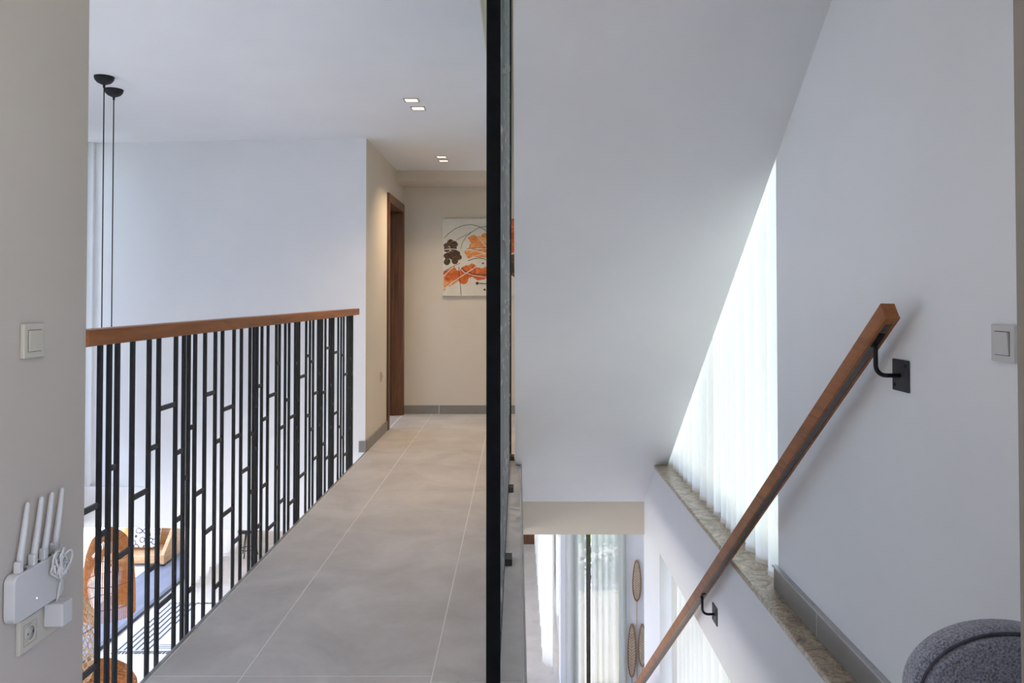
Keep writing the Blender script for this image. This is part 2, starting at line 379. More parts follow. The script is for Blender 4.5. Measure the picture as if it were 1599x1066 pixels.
# windows
def window(name, label, axis, pos, a, b, z0, z1, cuts, fw=.045, depth=.06, m='charcoal_metal', panes=True):
    e = empty(name); struct(e, label, 'window')
    def bx(p, q, r, s, t=depth):
        return G().box(pos - t / 2, pos + t / 2, p, q, r, s) if axis == 'x' else G().box(p, q, pos - t / 2, pos + t / 2, r, s)
    bx(a, b, z0, z0 + fw).obj('window_frame', m, e); bx(a, b, z1 - fw, z1).obj('window_frame', m, e)
    cs = [a] + cuts + [b]
    for c in cs:
        c0 = min(max(c - fw / 2, a), b - fw); bx(c0, c0 + fw, z0 + fw, z1 - fw).obj('mullion', m, e)
    if panes:
        for p, q in zip(cs, cs[1:]): bx(p + fw, q - fw, z0 + fw, z1 - fw, .006).obj('pane', 'glass', e)
    return e
window('window_1', 'tall glazing on the outer side of the void', 'x', -3.50, 1.0, 4.6, -.35, CZ, [2.8])
window('window_8', 'narrow glazing at the far corner of the void', 'x', -3.50, 5.7, 6.20, -.35, CZ, [])
struct(G().box(-3.60, -3.45, -2, 1.0, -.35, CZ).box(-3.60, -3.45, 4.6, 5.7, -.35, CZ).obj('wall_void_block', 'paint_white'), 'unseen white wall sections added to hold back daylight in the void', 'wall')  # closed sections added out of view to dim the void
window('window_7', 'window of the room behind the doorway', 'x', -3.50, 6.45, 8.03, 0, CZ, [7.2])
window('window_2', 'tall stair window behind the long white curtain', 'x', 1.215, 3.22, 5.9, 0, 5.2, [4.56])
window('window_3', 'lower stair window under the ledge', 'x', 1.215, 2.6, 5.47, GZ, -.58, [4.0])
window('window_4', 'lower garden window behind the greenish sheers', 'y', 8.47, .60, 1.14, GZ, -.80, [.76], fw=.05, m='grey_metal')
window('window_5', 'lower side window behind the white curtain', 'x', .53, 8.8, 13.4, GZ, -.80, [10.3, 11.9], m='plastic_white')
window('window_6', 'open sliding terrace door with dark floor track', 'x', -4.97, -2, 13.4, GZ, -.62, [.4, 3.0, 5.6], panes=False)

# outdoors
struct(G().box(-5.72, -4.95, -4, 24, GZ - .12, GZ - .01).obj('terrace_strip', 'deck_shaded'), 'terrace strip outside the door, roof shade in its blue-grey colour', 'paving')
struct(G().box(-16, -5.72, -6, 34, GZ - .14, GZ - .02).obj('terrace', 'terrace_paving'), 'sunlit pale terrace paving outside', 'paving')
struct(G().box(1.26, 9, -6, 11.4, GZ - .14, GZ - .02).obj('bounce_paving', 'terrace_paving'), 'unseen pale paving added to keep green bounce off the stair curtains', 'paving')  # added out of view as a neutral bounce surface instead of lawn
struct(G().box(-60, 60, -60, 80, GZ - .4, GZ - .15).obj('ground', 'lawn'), 'green lawn around the house', 'ground')
tag(G().box(-9.4, -9.2, 2, 34, GZ - .02, -1.75).box(-9.45, -9.15, 2, 34, -1.75, -1.69).obj('garden_wall', 'stone_wall'), 'rough beige garden wall beyond the terrace', 'wall')
g = G()
for i in range(2600):
    p = Vector((random.uniform(1.0, 4.5), random.uniform(11.6, 12.6), random.uniform(GZ - .1, -1.3)))
    u = Vector((random.gauss(0, 1), random.gauss(0, 1), random.gauss(0, 1))).normalized() * .07
    q = u.cross(Vector((random.gauss(0, 1), random.gauss(0, 1), random.gauss(0, 1)))).normalized() * .035
    g.add([p - u, p + q, p + u, p - q], [(0, 1, 2, 3)])
tag(g.obj('hedge', 'leaf'), 'green garden hedge seen faintly through the sheer curtains', 'hedge', None, 'stuff')

# ------------------------------------------------------------------ curtains
def curtain(name, label, m, axis, pos, a, b, z0, z1, per=.13, amp=.028, seed=1, flare=0.0, step=.010, cat='curtain', lean=0.0):
    rn = random.Random(seed); g = G()
    ts = []; n = int((b - a) / step)
    ph = 0; vs = []; col = []
    for i in range(n + 1):
        t = a + (b - a) * i / n; ph += step / (per * (1 + .28 * math.sin(t * 5.1 + seed) + .18 * math.sin(t * 13.7 + seed * 2)))
        s = math.sin(2 * PI * ph); d = amp * (math.copysign(abs(s) ** .7, s) + .25 * math.sin(4 * PI * ph + 1.3))
        col.append((t, d, math.cos(2 * PI * ph)))
    rows = [0, .25, .5, .75, 1]
    for fz in rows:
        z = z0 + (z1 - z0) * fz
        for t, d, c in col:
            k = 1 + flare * (1 - fz)
            o = d * k
            tt = t + .012 * c * (1 - .3 * fz) + lean * (1 - fz) * (t - b) / (a - b)
            vs.append((pos + o, tt, z) if axis == 'x' else (tt, pos + o, z))
    w_ = n + 1
    fs = [(r * w_ + i, r * w_ + i + 1, (r + 1) * w_ + i + 1, (r + 1) * w_ + i) for r in range(len(rows) - 1) for i in range(n)]
    g.add(vs, fs, True)
    e = empty(name, ((pos, (a + b) / 2, z0) if axis == 'x' else ((a + b) / 2, pos, z0))); tag(e, label, cat)
    part(g, 'drape', m, e)
    h = G()
    for fz, t_ in ((z0, 1), (z0 + .05, 1)):
        pass
    hv = []
    for zz in (z0 + .002, z0 + .022):
        for t, d, c in col:
            o = d * (1 + flare); sgn = -.0025
            hv.append((pos + o + sgn, t + .012 * c + lean * (t - b) / (a - b), zz) if axis == 'x' else (t + .012 * c + lean * (t - b) / (a - b), pos + o + sgn, zz))
    h.add(hv, [(i, i + 1, w_ + i + 1, w_ + i) for i in range(n)], True)
    part(h, 'hem', m, e)
    return e
curtain('stair_curtain', 'long white pleated curtain standing on the granite ledge of the stair window', 'curtain_cloth', 'x', 1.118, 3.235, 5.885, .004, 5.15, .15, .034, 3)
curtain('lower_stair_curtain', 'white pleated curtain under the ledge, cut off by the white wall band', 'curtain_lined', 'x', 1.105, 2.62, 5.45, GZ + .01, -.59, .15, .034, 5)
curtain('void_sheer', 'pale sheer curtain on the void glazing at the far left', 'sheer_void', 'x', -3.40, 1.05, 6.15, .02, CZ - .02, .16, .03, 9)
curtain('terrace_curtain', 'pale curtain hanging at the lower terrace door seen between the balusters', 'curtain_cloth', 'x', -4.74, 11.15, 13.3, GZ + .01, -.63, .42, .07, 8)
curtain('side_curtain', 'white full-length curtain along the lower side window left of the sheers', 'curtain_lined', 'x', .36, 8.75, 13.3, GZ + .012, -.63, .5, .06, 2)
curtain('sheer_curtain', 'narrow sheer curtain left of the dark mullion in the lower window', 'sheer_cloth', 'y', 8.36, .50, .725, GZ + .012, -.63, .085, .018, 4, step=.005)
curtain('sheer_curtain', 'wide greenish sheer curtain right of the dark mullion beside the rattan leaves', 'sheer_cloth', 'y', 8.36, .775, 1.145, GZ + .012, -.63, .10, .02, 6, step=.005)

# ------------------------------------------------------------------ balustrade
BAR_Y = [2.115, 2.237, 2.288, 2.334, 2.426, 2.535, 2.603, 2.733, 2.799, 2.84, 2.896, 2.988, 3.09, 3.164, 3.293, 3.381, 3.49, 3.541, 3.585, 3.652, 3.741, 3.871, 3.923, 4.02, 4.088, 4.2, 4.237, 4.274, 4.417, 4.499, 4.569, 4.68, 4.73, 4.776, 4.859, 4.967, 5.024, 5.071, 5.207, 5.292, 5.37, 5.481, 5.544, 5.597, 5.652]
CON = [(0, .608), (0, .159), (1, .52), (2, .697), (3, .424), (4, .576), (5, .706), (5, .316), (6, .825), (6, .171), (7, .653), (7, .419), (8, .55), (9, .722), (9, .134), (10, .467), (11, .823), (11, .299), (12, .625), (12, .055), (13, .741), (13, .316), (14, .606), (14, .169), (15, .441), (16, .585), (16, .327), (17, .702), (17, .507), (18, .786), (18, .145), (19, .623), (19, .312), (20, .721), (20, .09), (21, .866), (21, .353), (22, .538), (22, .168), (23, .665), (24, .564), (24, .117), (25, .838), (26, .637), (25, .493), (26, .414), (27, .756), (27, .213), (28, .861), (28, .523), (29, .822), (29, .433), (30, .629), (30, .248), (31, .731), (32, .52), (31, .427), (33, .61), (33, .295), (34, .875), (34, .191), (35, .633), (35, .367), (36, .507), (37, .831), (37, .436), (37, .155), (38, .329), (39, .799), (39, .244), (40, .659), (40, .11), (42, .754), (43, .639), (43, .387), (42, .262), (41, .551)]
bal = empty('balustrade', (-1.189, 2.13, 0))
tag(bal, 'black bar balustrade with a brown wooden handrail along the void', 'balustrade')
part(G().box(-1.215, -1.163, 2.128, 5.775, 1.062, 1.108), 'handrail', 'rail_wood', bal, .003, 2)['label'] = 'orange-brown wooden handrail'
part(G().box(-1.203, -1.175, 2.13, 5.72, 1.0605, 1.064), 'rail_strip', 'black_metal', bal)
part(G().box(-1.195, -1.181, 2.13, 5.72, -.16, -.13), 'bottom_strip', 'black_metal', bal)
barm = G().box(-.005, .005, -.009, .009, 0, 1.195).mesh('baluster', 'black_metal', .001, 1)
conm = G().box(-.004, .004, -.5, .5, -.008, .008).mesh('connector', 'charcoal_metal')
for y in BAR_Y: inst('baluster', barm, bal, (0, y - 2.13, -.135))
for i, z in CON:
    y0, y1 = BAR_Y[i] + .009, BAR_Y[i + 1] - .009
    inst('connector', conm, bal, (0, (y0 + y1) / 2 - 2.13, z), (1, max(y1 - y0, .01), 1))

# ------------------------------------------------------------------ full-height screen beside the stairwell
scr = empty('stair_screen', (-.063, 2.1, 0))
tag(scr, 'full-height black bar screen with a wide front post between corridor and stairwell', 'screen')
SX = -.063
part(G().box(-.083, -.0455, 2.09, 2.115, .0, 4.3), 'post', 'post_black', scr, .0015, 1)
part(G().box(-.083, -.0455, 5.86, 5.885, .0, 4.3), 'post', 'black_metal', scr, .0015, 1)
rs = random.Random(11)
sbm = G().box(-.006, .006, -.010, .010, .03, 4.25).mesh('bar', 'graphite_metal', .001, 1)
scm = G().box(-.0085, .0085, -.5, .5, -.008, .008).mesh('connector', 'alu')  # pale metal puts the connectors' edge highlights into the colour
ys = []; y = 2.19
while y < 5.84: ys.append(y); y += rs.choice([.055, .075, .09, .11, .12])
for i, y in enumerate(ys):
    inst('bar', sbm, scr, (0, y - 2.1, 0))
    if i + 1 < len(ys):
        zz = rs.uniform(.1, .5)
        while zz < 3.0:
            inst('connector', scm, scr, (0, (y + ys[i + 1]) / 2 - 2.1, zz), (1, ys[i + 1] - y - .02, 1)); zz += rs.uniform(.45, .95)
part(G().box(-.071, -.055, 2.115, 5.86, .02, .032), 'bottom_rail', 'charcoal_metal', scr)
ft = G().box(-.012, .022, -.045, .045, .0, .03).mesh('foot', 'charcoal_metal', .002, 1)
for y in (2.3, 3.55, 4.85, 5.78): inst('foot', ft, scr, (.017, y - 2.1, .001))

# ------------------------------------------------------------------ stair handrail on the right wall
def rx(y): return .992 - .0414 * (y - 2.18)
def rz(y): return 1.161 - .776 * (y - 2.094)
hr = empty('stair_handrail', (rx(2.1), 2.1, rz(2.1)))
tag(hr, 'square brown wooden handrail sloping down along the stair wall on black brackets', 'handrail')
A = Vector((rx(2.094), 2.094, rz(2.094))); B = Vector((rx(5.95), 5.95, rz(5.95)))
ax = (B - A).normalized(); sx = Vector((1, 0, 0)); sx = (sx - ax * sx.dot(ax)).normalized(); up = sx.cross(ax)
def along(w0, w1, h0, h1, s0=0, s1=None):
    s1 = (B - A).length if s1 is None else s1
    q = []
    for s_ in (s0, s1):
        for (a_, b_) in ((w0, h0), (w1, h0), (w1, h1), (w0, h1)): q.append(A + ax * s_ + sx * a_ + up * b_)
    return G().add(q, [(0, 1, 2, 3), (7, 6, 5, 4), (0, 4, 5, 1), (1, 5, 6, 2), (2, 6, 7, 3), (3, 7, 4, 0)])
L = (B - A).length
ra = part(along(-.0195, .0195, -.018, .025), 'rail', 'rail_wood', hr, .0015, 1)
part(along(-.0195, -.0105, -.025, -.018), 'rail_lip', 'rail_wood', hr)
part(along(.0105, .0195, -.025, -.018), 'rail_lip', 'rail_wood', hr)
part(along(-.0105, .0105, -.025, -.018, 0, .030), 'rail_end', 'rail_wood', hr)
part(along(-.0095, .0095, -.0235, -.0182, .034, L), 'metal_strip', 'grey_metal', hr)
for y, wx in ((2.175, XR), (3.93, XS), (5.55, XS)):
    x = rx(y); zt = rz(y) - .027; zp = rz(y) - .118
    e = empty('bracket'); e.parent = hr; e.location = Vector((wx, y, zp)) - hr.location
    part(G().box(wx - .006, wx - .0005, y - .046, y + .046, zp - .044, zp + .044), 'plate', 'charcoal_metal', e, .002, 1)
    arc = [(x, y, zt), (x, y, zp + .028)] + [(x + .028 * (1 - math.cos(t)), y, zp + .028 - .028 * math.sin(t)) for t in [k * PI / 12 for k in range(1, 7)]] + [(wx - .003, y, zp)]
    part(G().tube(arc, .0062, 10), 'arm', 'black_metal', e)
    s0 = (y - A.y) / ax.y
    part(along(-.008, .008, -.0275, -.0236, s0 - .03, s0 + .03), 'saddle', 'black_metal', e)
    k = G()
    for yy, zz_ in ((-.03, .028), (.03, -.028)): k.lathe([(.005, -.0085), (.005, -.006)], 8, (wx, y + yy, zp + zz_), 'x')
    part(k, 'screw', 'black_metal', e)

# ------------------------------------------------------------------ switches and sockets
def plate(name, label, cat, x, sgn, y, z, h=.082, wd=.082, m='plastic_cream', group=None, t=.011):
    e = empty(name, (x, y, z)); tag(e, label, cat, group)
    lo, hi = sorted((x + sgn * .0003, x + sgn * t))
    part(G().box(lo, hi, y - wd / 2, y + wd / 2, z - h / 2, z + h / 2), 'plate', m, e, .0025, 2)
    return e
def rocker(e, x, sgn, y0, y1, z0, z1, tilt, m='plastic_cream'):
    a = x + sgn * .0112
    v = [(a, y0, z0), (a, y1, z0), (a, y1, z1), (a, y0, z1), (a + sgn * .002, y0, z0), (a + sgn * .002, y1, z0), (a + sgn * (.002 + tilt), y1, z1), (a + sgn * (.002 + tilt), y0, z1)]
    part(G().add(v, [(3, 2, 1, 0), (4, 5, 6, 7), (0, 1, 5, 4), (1, 2, 6, 5), (2, 3, 7, 6), (3, 0, 4, 7)]), 'rocker', m, e)
def gapbox(e, x, sgn, y0, y1, z0, z1, th=.0014):
    a = x + sgn * .0108; b_ = x + sgn * .0114; lo, hi = sorted((a, b_)); k = G()
    k.box(lo, hi, y0 - th, y1 + th, z1, z1 + th).box(lo, hi, y0 - th, y1 + th, z0 - th, z0).box(lo, hi, y0 - th, y0, z0, z1).box(lo, hi, y1, y1 + th, z0, z1)
    part(k, 'gap', 'plastic_dark', e)
e = plate('light_switch', 'cream two-rocker light switch on the shaded left wall', 'switch', XL, 1, 1.885, 1.093)
rocker(e, XL, 1, 1.860, 1.8845, 1.068, 1.118, .005); rocker(e, XL, 1, 1.8855, 1.910, 1.068, 1.118, .0015); gapbox(e, XL, 1, 1.860, 1.910, 1.068, 1.118)
e = plate('light_switch', 'white single light switch on the right wall above the armchair', 'switch', XR, -1, 1.707, 1.097, m='plastic_white')
rocker(e, XR, -1, 1.682, 1.732, 1.072, 1.122, .0035, 'plastic_white'); gapbox(e, XR, -1, 1.682, 1.732, 1.072, 1.122)
def socket_face(e, x, sgn, y, z, m):
    part(G().lathe([(.0215, .0112 * sgn), (.0215, .0135 * sgn), (.019, .0135 * sgn), (.017, .0118 * sgn), (.001, .0114 * sgn)], 28, (x, y, z), 'x'), 'socket_ring', m, e)
    part(G().lathe([(.0165, .0114 * sgn), (.0165, .0122 * sgn)], 24, (x, y, z), 'x'), 'socket_well', 'socket_shade', e)
    k = G()
    for d_ in (-.0095, .0095): k.lathe([(.0026, .0122 * sgn), (.0026, .0126 * sgn)], 10, (x, y + d_, z), 'x')
    part(k, 'pin_hole', 'plastic_dark', e)
noisy('socket_shade', [(.3, (.40, .38, .33)), (.7, (.44, .42, .37))], 6, .4)
e = plate('wall_socket', 'cream double wall socket under the white router', 'socket', XL, 1, 1.917, .400, h=.080, wd=.152, t=.0112)
socket_face(e, XL, 1, 1.880, .400, 'plastic_cream'); socket_face(e, XL, 1, 1.951, .400, 'plastic_cream')
gapbox(e, XL, 1, 1.856, 1.904, .376, .424, .0006)
e = plate('wall_socket', 'small cream socket on the corridor wall beside the walnut door frame', 'socket', XL, 1, 6.74, .51, h=.082, wd=.082)
socket_face(e, XL, 1, 6.74, .51, 'plastic_cream')

# router
r = empty('router', (XL, 1.88, .50)); tag(r, 'white wall-mounted router with four upright antennas', 'router')
def rr(y0, y1, z0, z1, rad, n=6):
    p = []
    for cy, cz, a0 in ((y1 - rad, z1 - rad, 0), (y0 + rad, z1 - rad, PI / 2), (y0 + rad, z0 + rad, PI), (y1 - rad, z0 + rad, 1.5 * PI)):
        for k in range(n + 1): p.append((cy + rad * math.cos(a0 + k * PI / 2 / n), cz + rad * math.sin(a0 + k * PI / 2 / n)))
    return p
part(G().prism(rr(1.790, 1.985, .452, .562, .018), 'x', XL + .004, XL + .030), 'body', 'plastic_white', r, .003, 2)
part(G().prism(rr(1.805, 1.970, .470, .545, .01), 'x', XL + .0005, XL + .004), 'wall_mount', 'plastic_white', r)
part(G().lathe([(.0015, XL + .030), (.0015, XL + .0307)], 8, (0, 1.873, .484), 'x'), 'indicator_light', 'led_glow', r)
for yb in (1.822, 1.876, 1.918, 1.962):
    a_ = part(G().tube([(XL + .018, yb, .566), (XL + .019, yb + .006, .600), (XL + .020, yb + .014, .64), (XL + .020, yb + .028, .712), (XL + .020, yb + .0285, .716)], [.0078, .0075, .0072, .0052, .003], 12), 'antenna', 'plastic_white', r)
    part(G().box(XL + .010, XL + .026, yb - .008, yb + .008, .560, .588), 'hinge', 'plastic_white', a_, .003, 2)
for yb in (1.838, 1.890, 1.934):
    part(G().box(XL + .012, XL + .024, yb - .006, yb + .006, .5605, .566), 'hinge_shadow', 'plastic_dark', r)  # dark blocks standing in for the shadows at the antenna hinges

# charger with bundled lead
c = empty('power_adapter', (XL, 1.955, .42)); tag(c, 'white plug-in power adapter with a bundled lead beside the router', 'adapter')
part(G().box(XL + .014, XL + .060, 1.928, 1.972, .392, .448), 'body', 'plastic_white', c, .003, 2)
part(G().lathe([(.017, .0125), (.017, .016)], 20, (XL, 1.951, .400), 'x'), 'plug', 'plastic_white', c)
cp = [(XL + .035, 1.945, .447), (XL + .038, 1.946, .462), (XL + .044, 1.942, .485), (XL + .050, 1.938, .505)]
rn = random.Random(4)
bc = Vector((XL + .054, 1.930, .548))
for k in range(8):
    tl = [-.75, .5, -.2, .2, -.45, .05, .7, -.6][k]; aa = rn.uniform(.024, .038); bb = rn.uniform(.010, .019)
    for s_ in range(15):
        t = -PI / 2 + 2 * PI * s_ / 14
        yy = bb * math.cos(t) + rn.uniform(-.001, .001); zz_ = aa * math.sin(t)
        cp.append((bc.x + .006 * math.sin(t * 1.0 + k) + .0025 * (k - 3), bc.y + yy * math.cos(tl) - zz_ * math.sin(tl), bc.z + yy * math.sin(tl) + zz_ * math.cos(tl)))
cp += [(XL + .048, 1.942, .590), (XL + .034, 1.946, .588), (XL + .020, 1.947, .5665)]
part(G().tube(cp, .0027, 7), 'lead', 'plastic_white', c)
part(G().tube([(bc.x - .012, bc.y - .016, bc.z), (bc.x + .012, bc.y - .014, bc.z + .004), (bc.x + .014, bc.y + .016, bc.z), (bc.x - .012, bc.y + .016, bc.z - .003)], .0022, 7, True), 'tie', 'plastic_white', c)

# ------------------------------------------------------------------ downlights
def downlight(x, y, label):
    e = empty('downlight', (x, y, CZ)); tag(e, label, 'ceiling light', 'square downlights in the corridor ceiling')
    k = G(); o_, i_ = .047, .039
    k.box(x - o_, x + o_, y - o_, y - i_, CZ - .004, CZ).box(x - o_, x + o_, y + i_, y + o_, CZ - .004, CZ)
    k.box(x - o_, x - i_, y - i_, y + i_, CZ - .004, CZ).box(x + i_, x + o_, y - i_, y + i_, CZ - .004, CZ)
    part(k, 'frame', 'alu', e)
    part(G().box(x - i_, x + i_, y - i_, y + i_, CZ - .0022, CZ - .0002), 'diffuser', 'lamp_glow', e)
    l = bpy.data.lights.new('downlight_lamp', 'AREA'); l.shape = 'SQUARE'; l.size = .07; l.energy = 3.2; l.color = (1, .74, .48); l.spread = math.radians(125)
    lo = bpy.data.objects.new('downlight_lamp', l); COL.objects.link(lo); lo.parent = e; lo.location = (0, 0, -.006)
downlight(-.66, 4.86, 'square recessed downlight, nearest of the four in the corridor ceiling')
downlight(-.645, 5.07, 'square recessed downlight just behind the nearest one')
downlight(-.665, 6.85, 'square recessed downlight, first of the far pair by the doorway')
downlight(-.665, 7.05, 'square recessed downlight, farthest one before the ceiling beam')

# ------------------------------------------------------------------ painting
p = empty('painting', (-.2, 8.0, 1.2)); tag(p, 'unframed abstract canvas with orange and brown blots on the end wall', 'painting')
PY = 7.995
part(G().box(-.765, .36, PY, 8.028, 1.2, 1.992), 'canvas', 'canvas', p, .003, 2)
def cv(cx, cy): return ((660 + cx / 6.6625 - 808) * 8.0 / F, 1.2 - (320 + cy / 6.6625 - 462) * 8.0 / F)
def blob(poly, name, m, k, seed=0, wob=6):
    rn = random.Random(seed); out_ = []
    for i, a in enumerate(poly):
        b_ = poly[(i + 1) % len(poly)]
        for s_ in range(5):
            t = s_ / 5; out_.append((a[0] + (b_[0] - a[0]) * t + rn.uniform(-wob, wob), a[1] + (b_[1] - a[1]) * t + rn.uniform(-wob, wob)))
    q = [cv(*o_) for o_ in out_]
    part(G().prism(q, 'y', PY - .0004 * k, PY + .001), name, m, p)
blob([(470, 340), (520, 315), (600, 325), (640, 290), (720, 300), (800, 330), (830, 400), (790, 470), (690, 450), (560, 445), (480, 450), (500, 390)], 'apricot_blot', 'apricot_paint', 1, 1)
blob([(430, 480), (520, 455), (640, 460), (760, 470), (800, 520), (700, 545), (560, 540), (470, 555)], 'apricot_blot', 'apricot_paint', 2, 2)
blob([(218, 700), (270, 670), (325, 640), (350, 670), (385, 690), (400, 650), (440, 630), (480, 625), (520, 605), (560, 640), (610, 660), (660, 640), (740, 660), (760, 720), (650, 770), (570, 790), (520, 750), (480, 760), (460, 815), (410, 825), (370, 790), (300, 790), (222, 790)], 'orange_blot', 'orange_paint', 1, 3)
blob([(218, 790), (300, 780), (370, 790), (330, 820), (260, 850), (218, 900)], 'apricot_blot', 'apricot_paint', 3, 4)
def disc(cx, cy, r, sd): 
    rn = random.Random(sd); return [(cx + r * (1 + rn.uniform(-.12, .12)) * math.cos(a), cy + r * (1 + rn.uniform(-.12, .12)) * math.sin(a)) for a in [2 * PI * k / 10 for k in range(10)]]
for k, (cx, cy, r_) in enumerate([(242, 420, 26), (290, 395, 38), (328, 412, 38), (250, 530, 34), (255, 590, 36), (300, 520, 44), (350, 510, 40), (335, 580, 38), (380, 545, 30), (250, 460, 34), (320, 450, 36)]):
    blob(disc(max(cx, 218 + r_), cy, r_, k), 'brown_blot', 'brown_paint', 1 + .15 * k, k, 2)
blob([(900, 150), (960, 140), (1050, 200), (1080, 350), (1000, 480), (920, 500), (890, 300)], 'orange_blot', 'orange_paint', 1, 8)
blob([(900, 530), (980, 500), (1060, 560), (1050, 700), (960, 770), (900, 700)], 'brown_blot', 'brown_paint', 1, 9)
def stroke(pts, wd, name, m, k):
    g = G(); n = len(pts); L_, R_ = [], []
    for i, (x, y) in enumerate(pts):
        a = pts[max(i - 1, 0)]; b_ = pts[min(i + 1, n - 1)]
        d_ = Vector((b_[0] - a[0], b_[1] - a[1])).normalized(); nn = Vector((-d_.y, d_.x)) * wd / 2
        L_.append(cv(x + nn.x, y + nn.y)); R_.append(cv(x - nn.x, y - nn.y))
    yy = PY - .0004 * k
    vs = [(q[0], yy, q[1]) for q in L_] + [(q[0], yy, q[1]) for q in R_] + [(q[0], PY + .001, q[1]) for q in L_] + [(q[0], PY + .001, q[1]) for q in R_]
    fs = []
    for i in range(n - 1):
        fs += [(i, i + 1, n + i + 1, n + i), (i, 2 * n + i, 2 * n + i + 1, i + 1), (n + i, n + i + 1, 3 * n + i + 1, 3 * n + i)]
    g.add(vs, fs); part(g, name, m, p)
def arc(cx, cy, rx_, ry_, a0, a1, n=18): return [(cx + rx_ * math.cos(a0 + (a1 - a0) * i / n), cy + ry_ * math.sin(a0 + (a1 - a0) * i / n)) for i in range(n + 1)]
stroke([(222, 345), (270, 295), (340, 245), (420, 212), (500, 202), (570, 217), (640, 255), (720, 320)], 5, 'ink_line', 'ink', 4)
stroke([(350, 365), (430, 320), (510, 280), (580, 238), (660, 220), (740, 225)], 4, 'ink_line', 'ink', 4)
stroke([(395, 465), (410, 400), (450, 330), (510, 280)], 4, 'ink_line', 'ink', 5)
stroke([(450, 458), (540, 447), (640, 442), (740, 450)], 5, 'ink_line', 'ink', 5)
stroke([(470, 580), (520, 562), (580, 550), (640, 560), (700, 600)], 7, 'ink_line', 'ink', 5)
stroke([(378, 640), (380, 720), (392, 830), (402, 940)], 6, 'ink_line', 'ink', 5)
stroke([(218, 695), (300, 645), (390, 605)], 5, 'ink_line', 'ink', 5)
stroke([(405, 650), (440, 690), (520, 715), (600, 728), (720, 720)], 7, 'ink_line', 'ink', 5)
stroke([(550, 810), (590, 814), (650, 818), (720, 818)], 9, 'ink_line', 'ink', 5)
blob(disc(568, 814, 16, 3), 'brown_blot', 'brown_paint', 6, 31, 2); blob(disc(645, 880, 12, 5), 'brown_blot', 'brown_paint', 3, 32, 2); blob(disc(625, 603, 12, 6), 'brown_blot', 'brown_paint', 3, 33, 2)
stroke([(218, 463), (300, 458), (380, 463), (470, 462), (560, 480), (660, 505)], 8, 'white_streak', 'white_line', 7)
stroke([(218, 740), (270, 690), (320, 645)], 7, 'white_streak', 'white_line', 7)
stroke([(225, 870), (330, 790), (450, 710), (560, 640), (660, 570)], 8, 'white_streak', 'white_line', 7)
stroke([(400, 670), (430, 700), (520, 730), (640, 750), (760, 750)], 6, 'white_streak', 'white_line', 7)
stroke([(555, 310), (600, 365), (650, 425), (700, 480)], 6, 'white_streak', 'white_line', 7)
stroke([(500, 545), (580, 520), (680, 500)], 5, 'white_streak', 'white_line', 7)

# ------------------------------------------------------------------ pendant lamps over the void
def canopy(e, x, y, zt):
    part(G().lathe([(.052, CZ), (.052, CZ - .006), (.048, CZ - .020), (.036, CZ - .034), (.018, CZ - .043), (.007, CZ - .046), (.006, CZ - .062), (.003, CZ - .066)], 28, (x, y, 0)), 'canopy', 'black_metal', e)
    part(G().tube([(x, y, CZ - .06), (x, y, zt)], .0032, 8), 'cable', 'black_metal', e)
def prof_at(prof, t):
    k = t * (len(prof) - 1); i = min(int(k), len(prof) - 2); u = k - i
    return (prof[i][0] * (1 - u) + prof[i + 1][0] * u, prof[i][1] * (1 - u) + prof[i + 1][1] * u)
def pendant(name, label, x, y, prof, style, m, nrib=36, hoops=(.3, .55, .8, 1.0), liner=None):
    e = empty(name, (x, y, prof[-1][1])); tag(e, label, 'pendant lamp', 'rattan pendant lamps over the void')
    canopy(e, x, y, prof[0][1])
    sh = G()
    if style == 'ribs':
        for k in range(nrib):
            a = 2 * PI * k / nrib
            sh.tube([(x + prof_at(prof, t / 12)[0] * math.cos(a), y + prof_at(prof, t / 12)[0] * math.sin(a), prof_at(prof, t / 12)[1]) for t in range(13)], .0028, 5)
    else:
        for sgn in (-1, 1):
            for k in range(nrib):
                pts_ = []
                for t in range(17):
                    r_, z_ = prof_at(prof, t / 16); a = 2 * PI * k / nrib + sgn * t / 16 * 2.2
                    pts_.append((x + r_ * math.cos(a), y + r_ * math.sin(a), z_))
                sh.tube(pts_, .0026, 5)
    o = part(sh, 'shade_weave', m, e); o['kind'] = 'stuff'
    for h in hoops:
        r_, z_ = prof_at(prof, h)
        part(G().tube([(x + r_ * math.cos(2 * PI * k / 36), y + r_ * math.sin(2 * PI * k / 36), z_) for k in range(36)], .003, 6, True), 'hoop', 'rattan_brown', e)
    if liner:
        a0, a1 = liner; gl_ = []
        for t in range(9):
            r_, z_ = prof_at(prof, a0 + (a1 - a0) * t / 8); gl_.append((max(r_ - .012, .004), z_))
        vs_ = []; n = 32
        for r_, z_ in gl_:
            for k in range(n): vs_.append((x + r_ * math.cos(2 * PI * k / n), y + r_ * math.sin(2 * PI * k / n), z_))
        part(G().add(vs_, [(i * n + k, i * n + (k + 1) % n, (i + 1) * n + (k + 1) % n, (i + 1) * n + k) for i in range(8) for k in range(n)], True), 'liner', 'rattan', e)
    zt = prof[0][1]
    part(G().lathe([(.012, zt), (.016, zt - .01), (.016, zt - .06), (.010, zt - .065)], 16, (x, y, 0)), 'lamp_holder', 'black_metal', e)
    part(G().lathe([(.010, zt - .065), (.022, zt - .09), (.028, zt - .12), (.022, zt - .145), (.004, zt - .155)], 16, (x, y, 0)), 'bulb', 'plastic_white', e)
    return e
pendant('pendant_lamp', 'tall bell-shaped rattan pendant of fine upright canes, highest of the three', -2.385, 4.61,
        [(.012, -.155), (.055, -.175), (.090, -.215), (.113, -.27), (.126, -.34), (.133, -.42), (.137, -.50), (.139, -.58), (.140, -.655)], 'ribs', 'rattan', 84, (.22, .45, .68, .88), None)
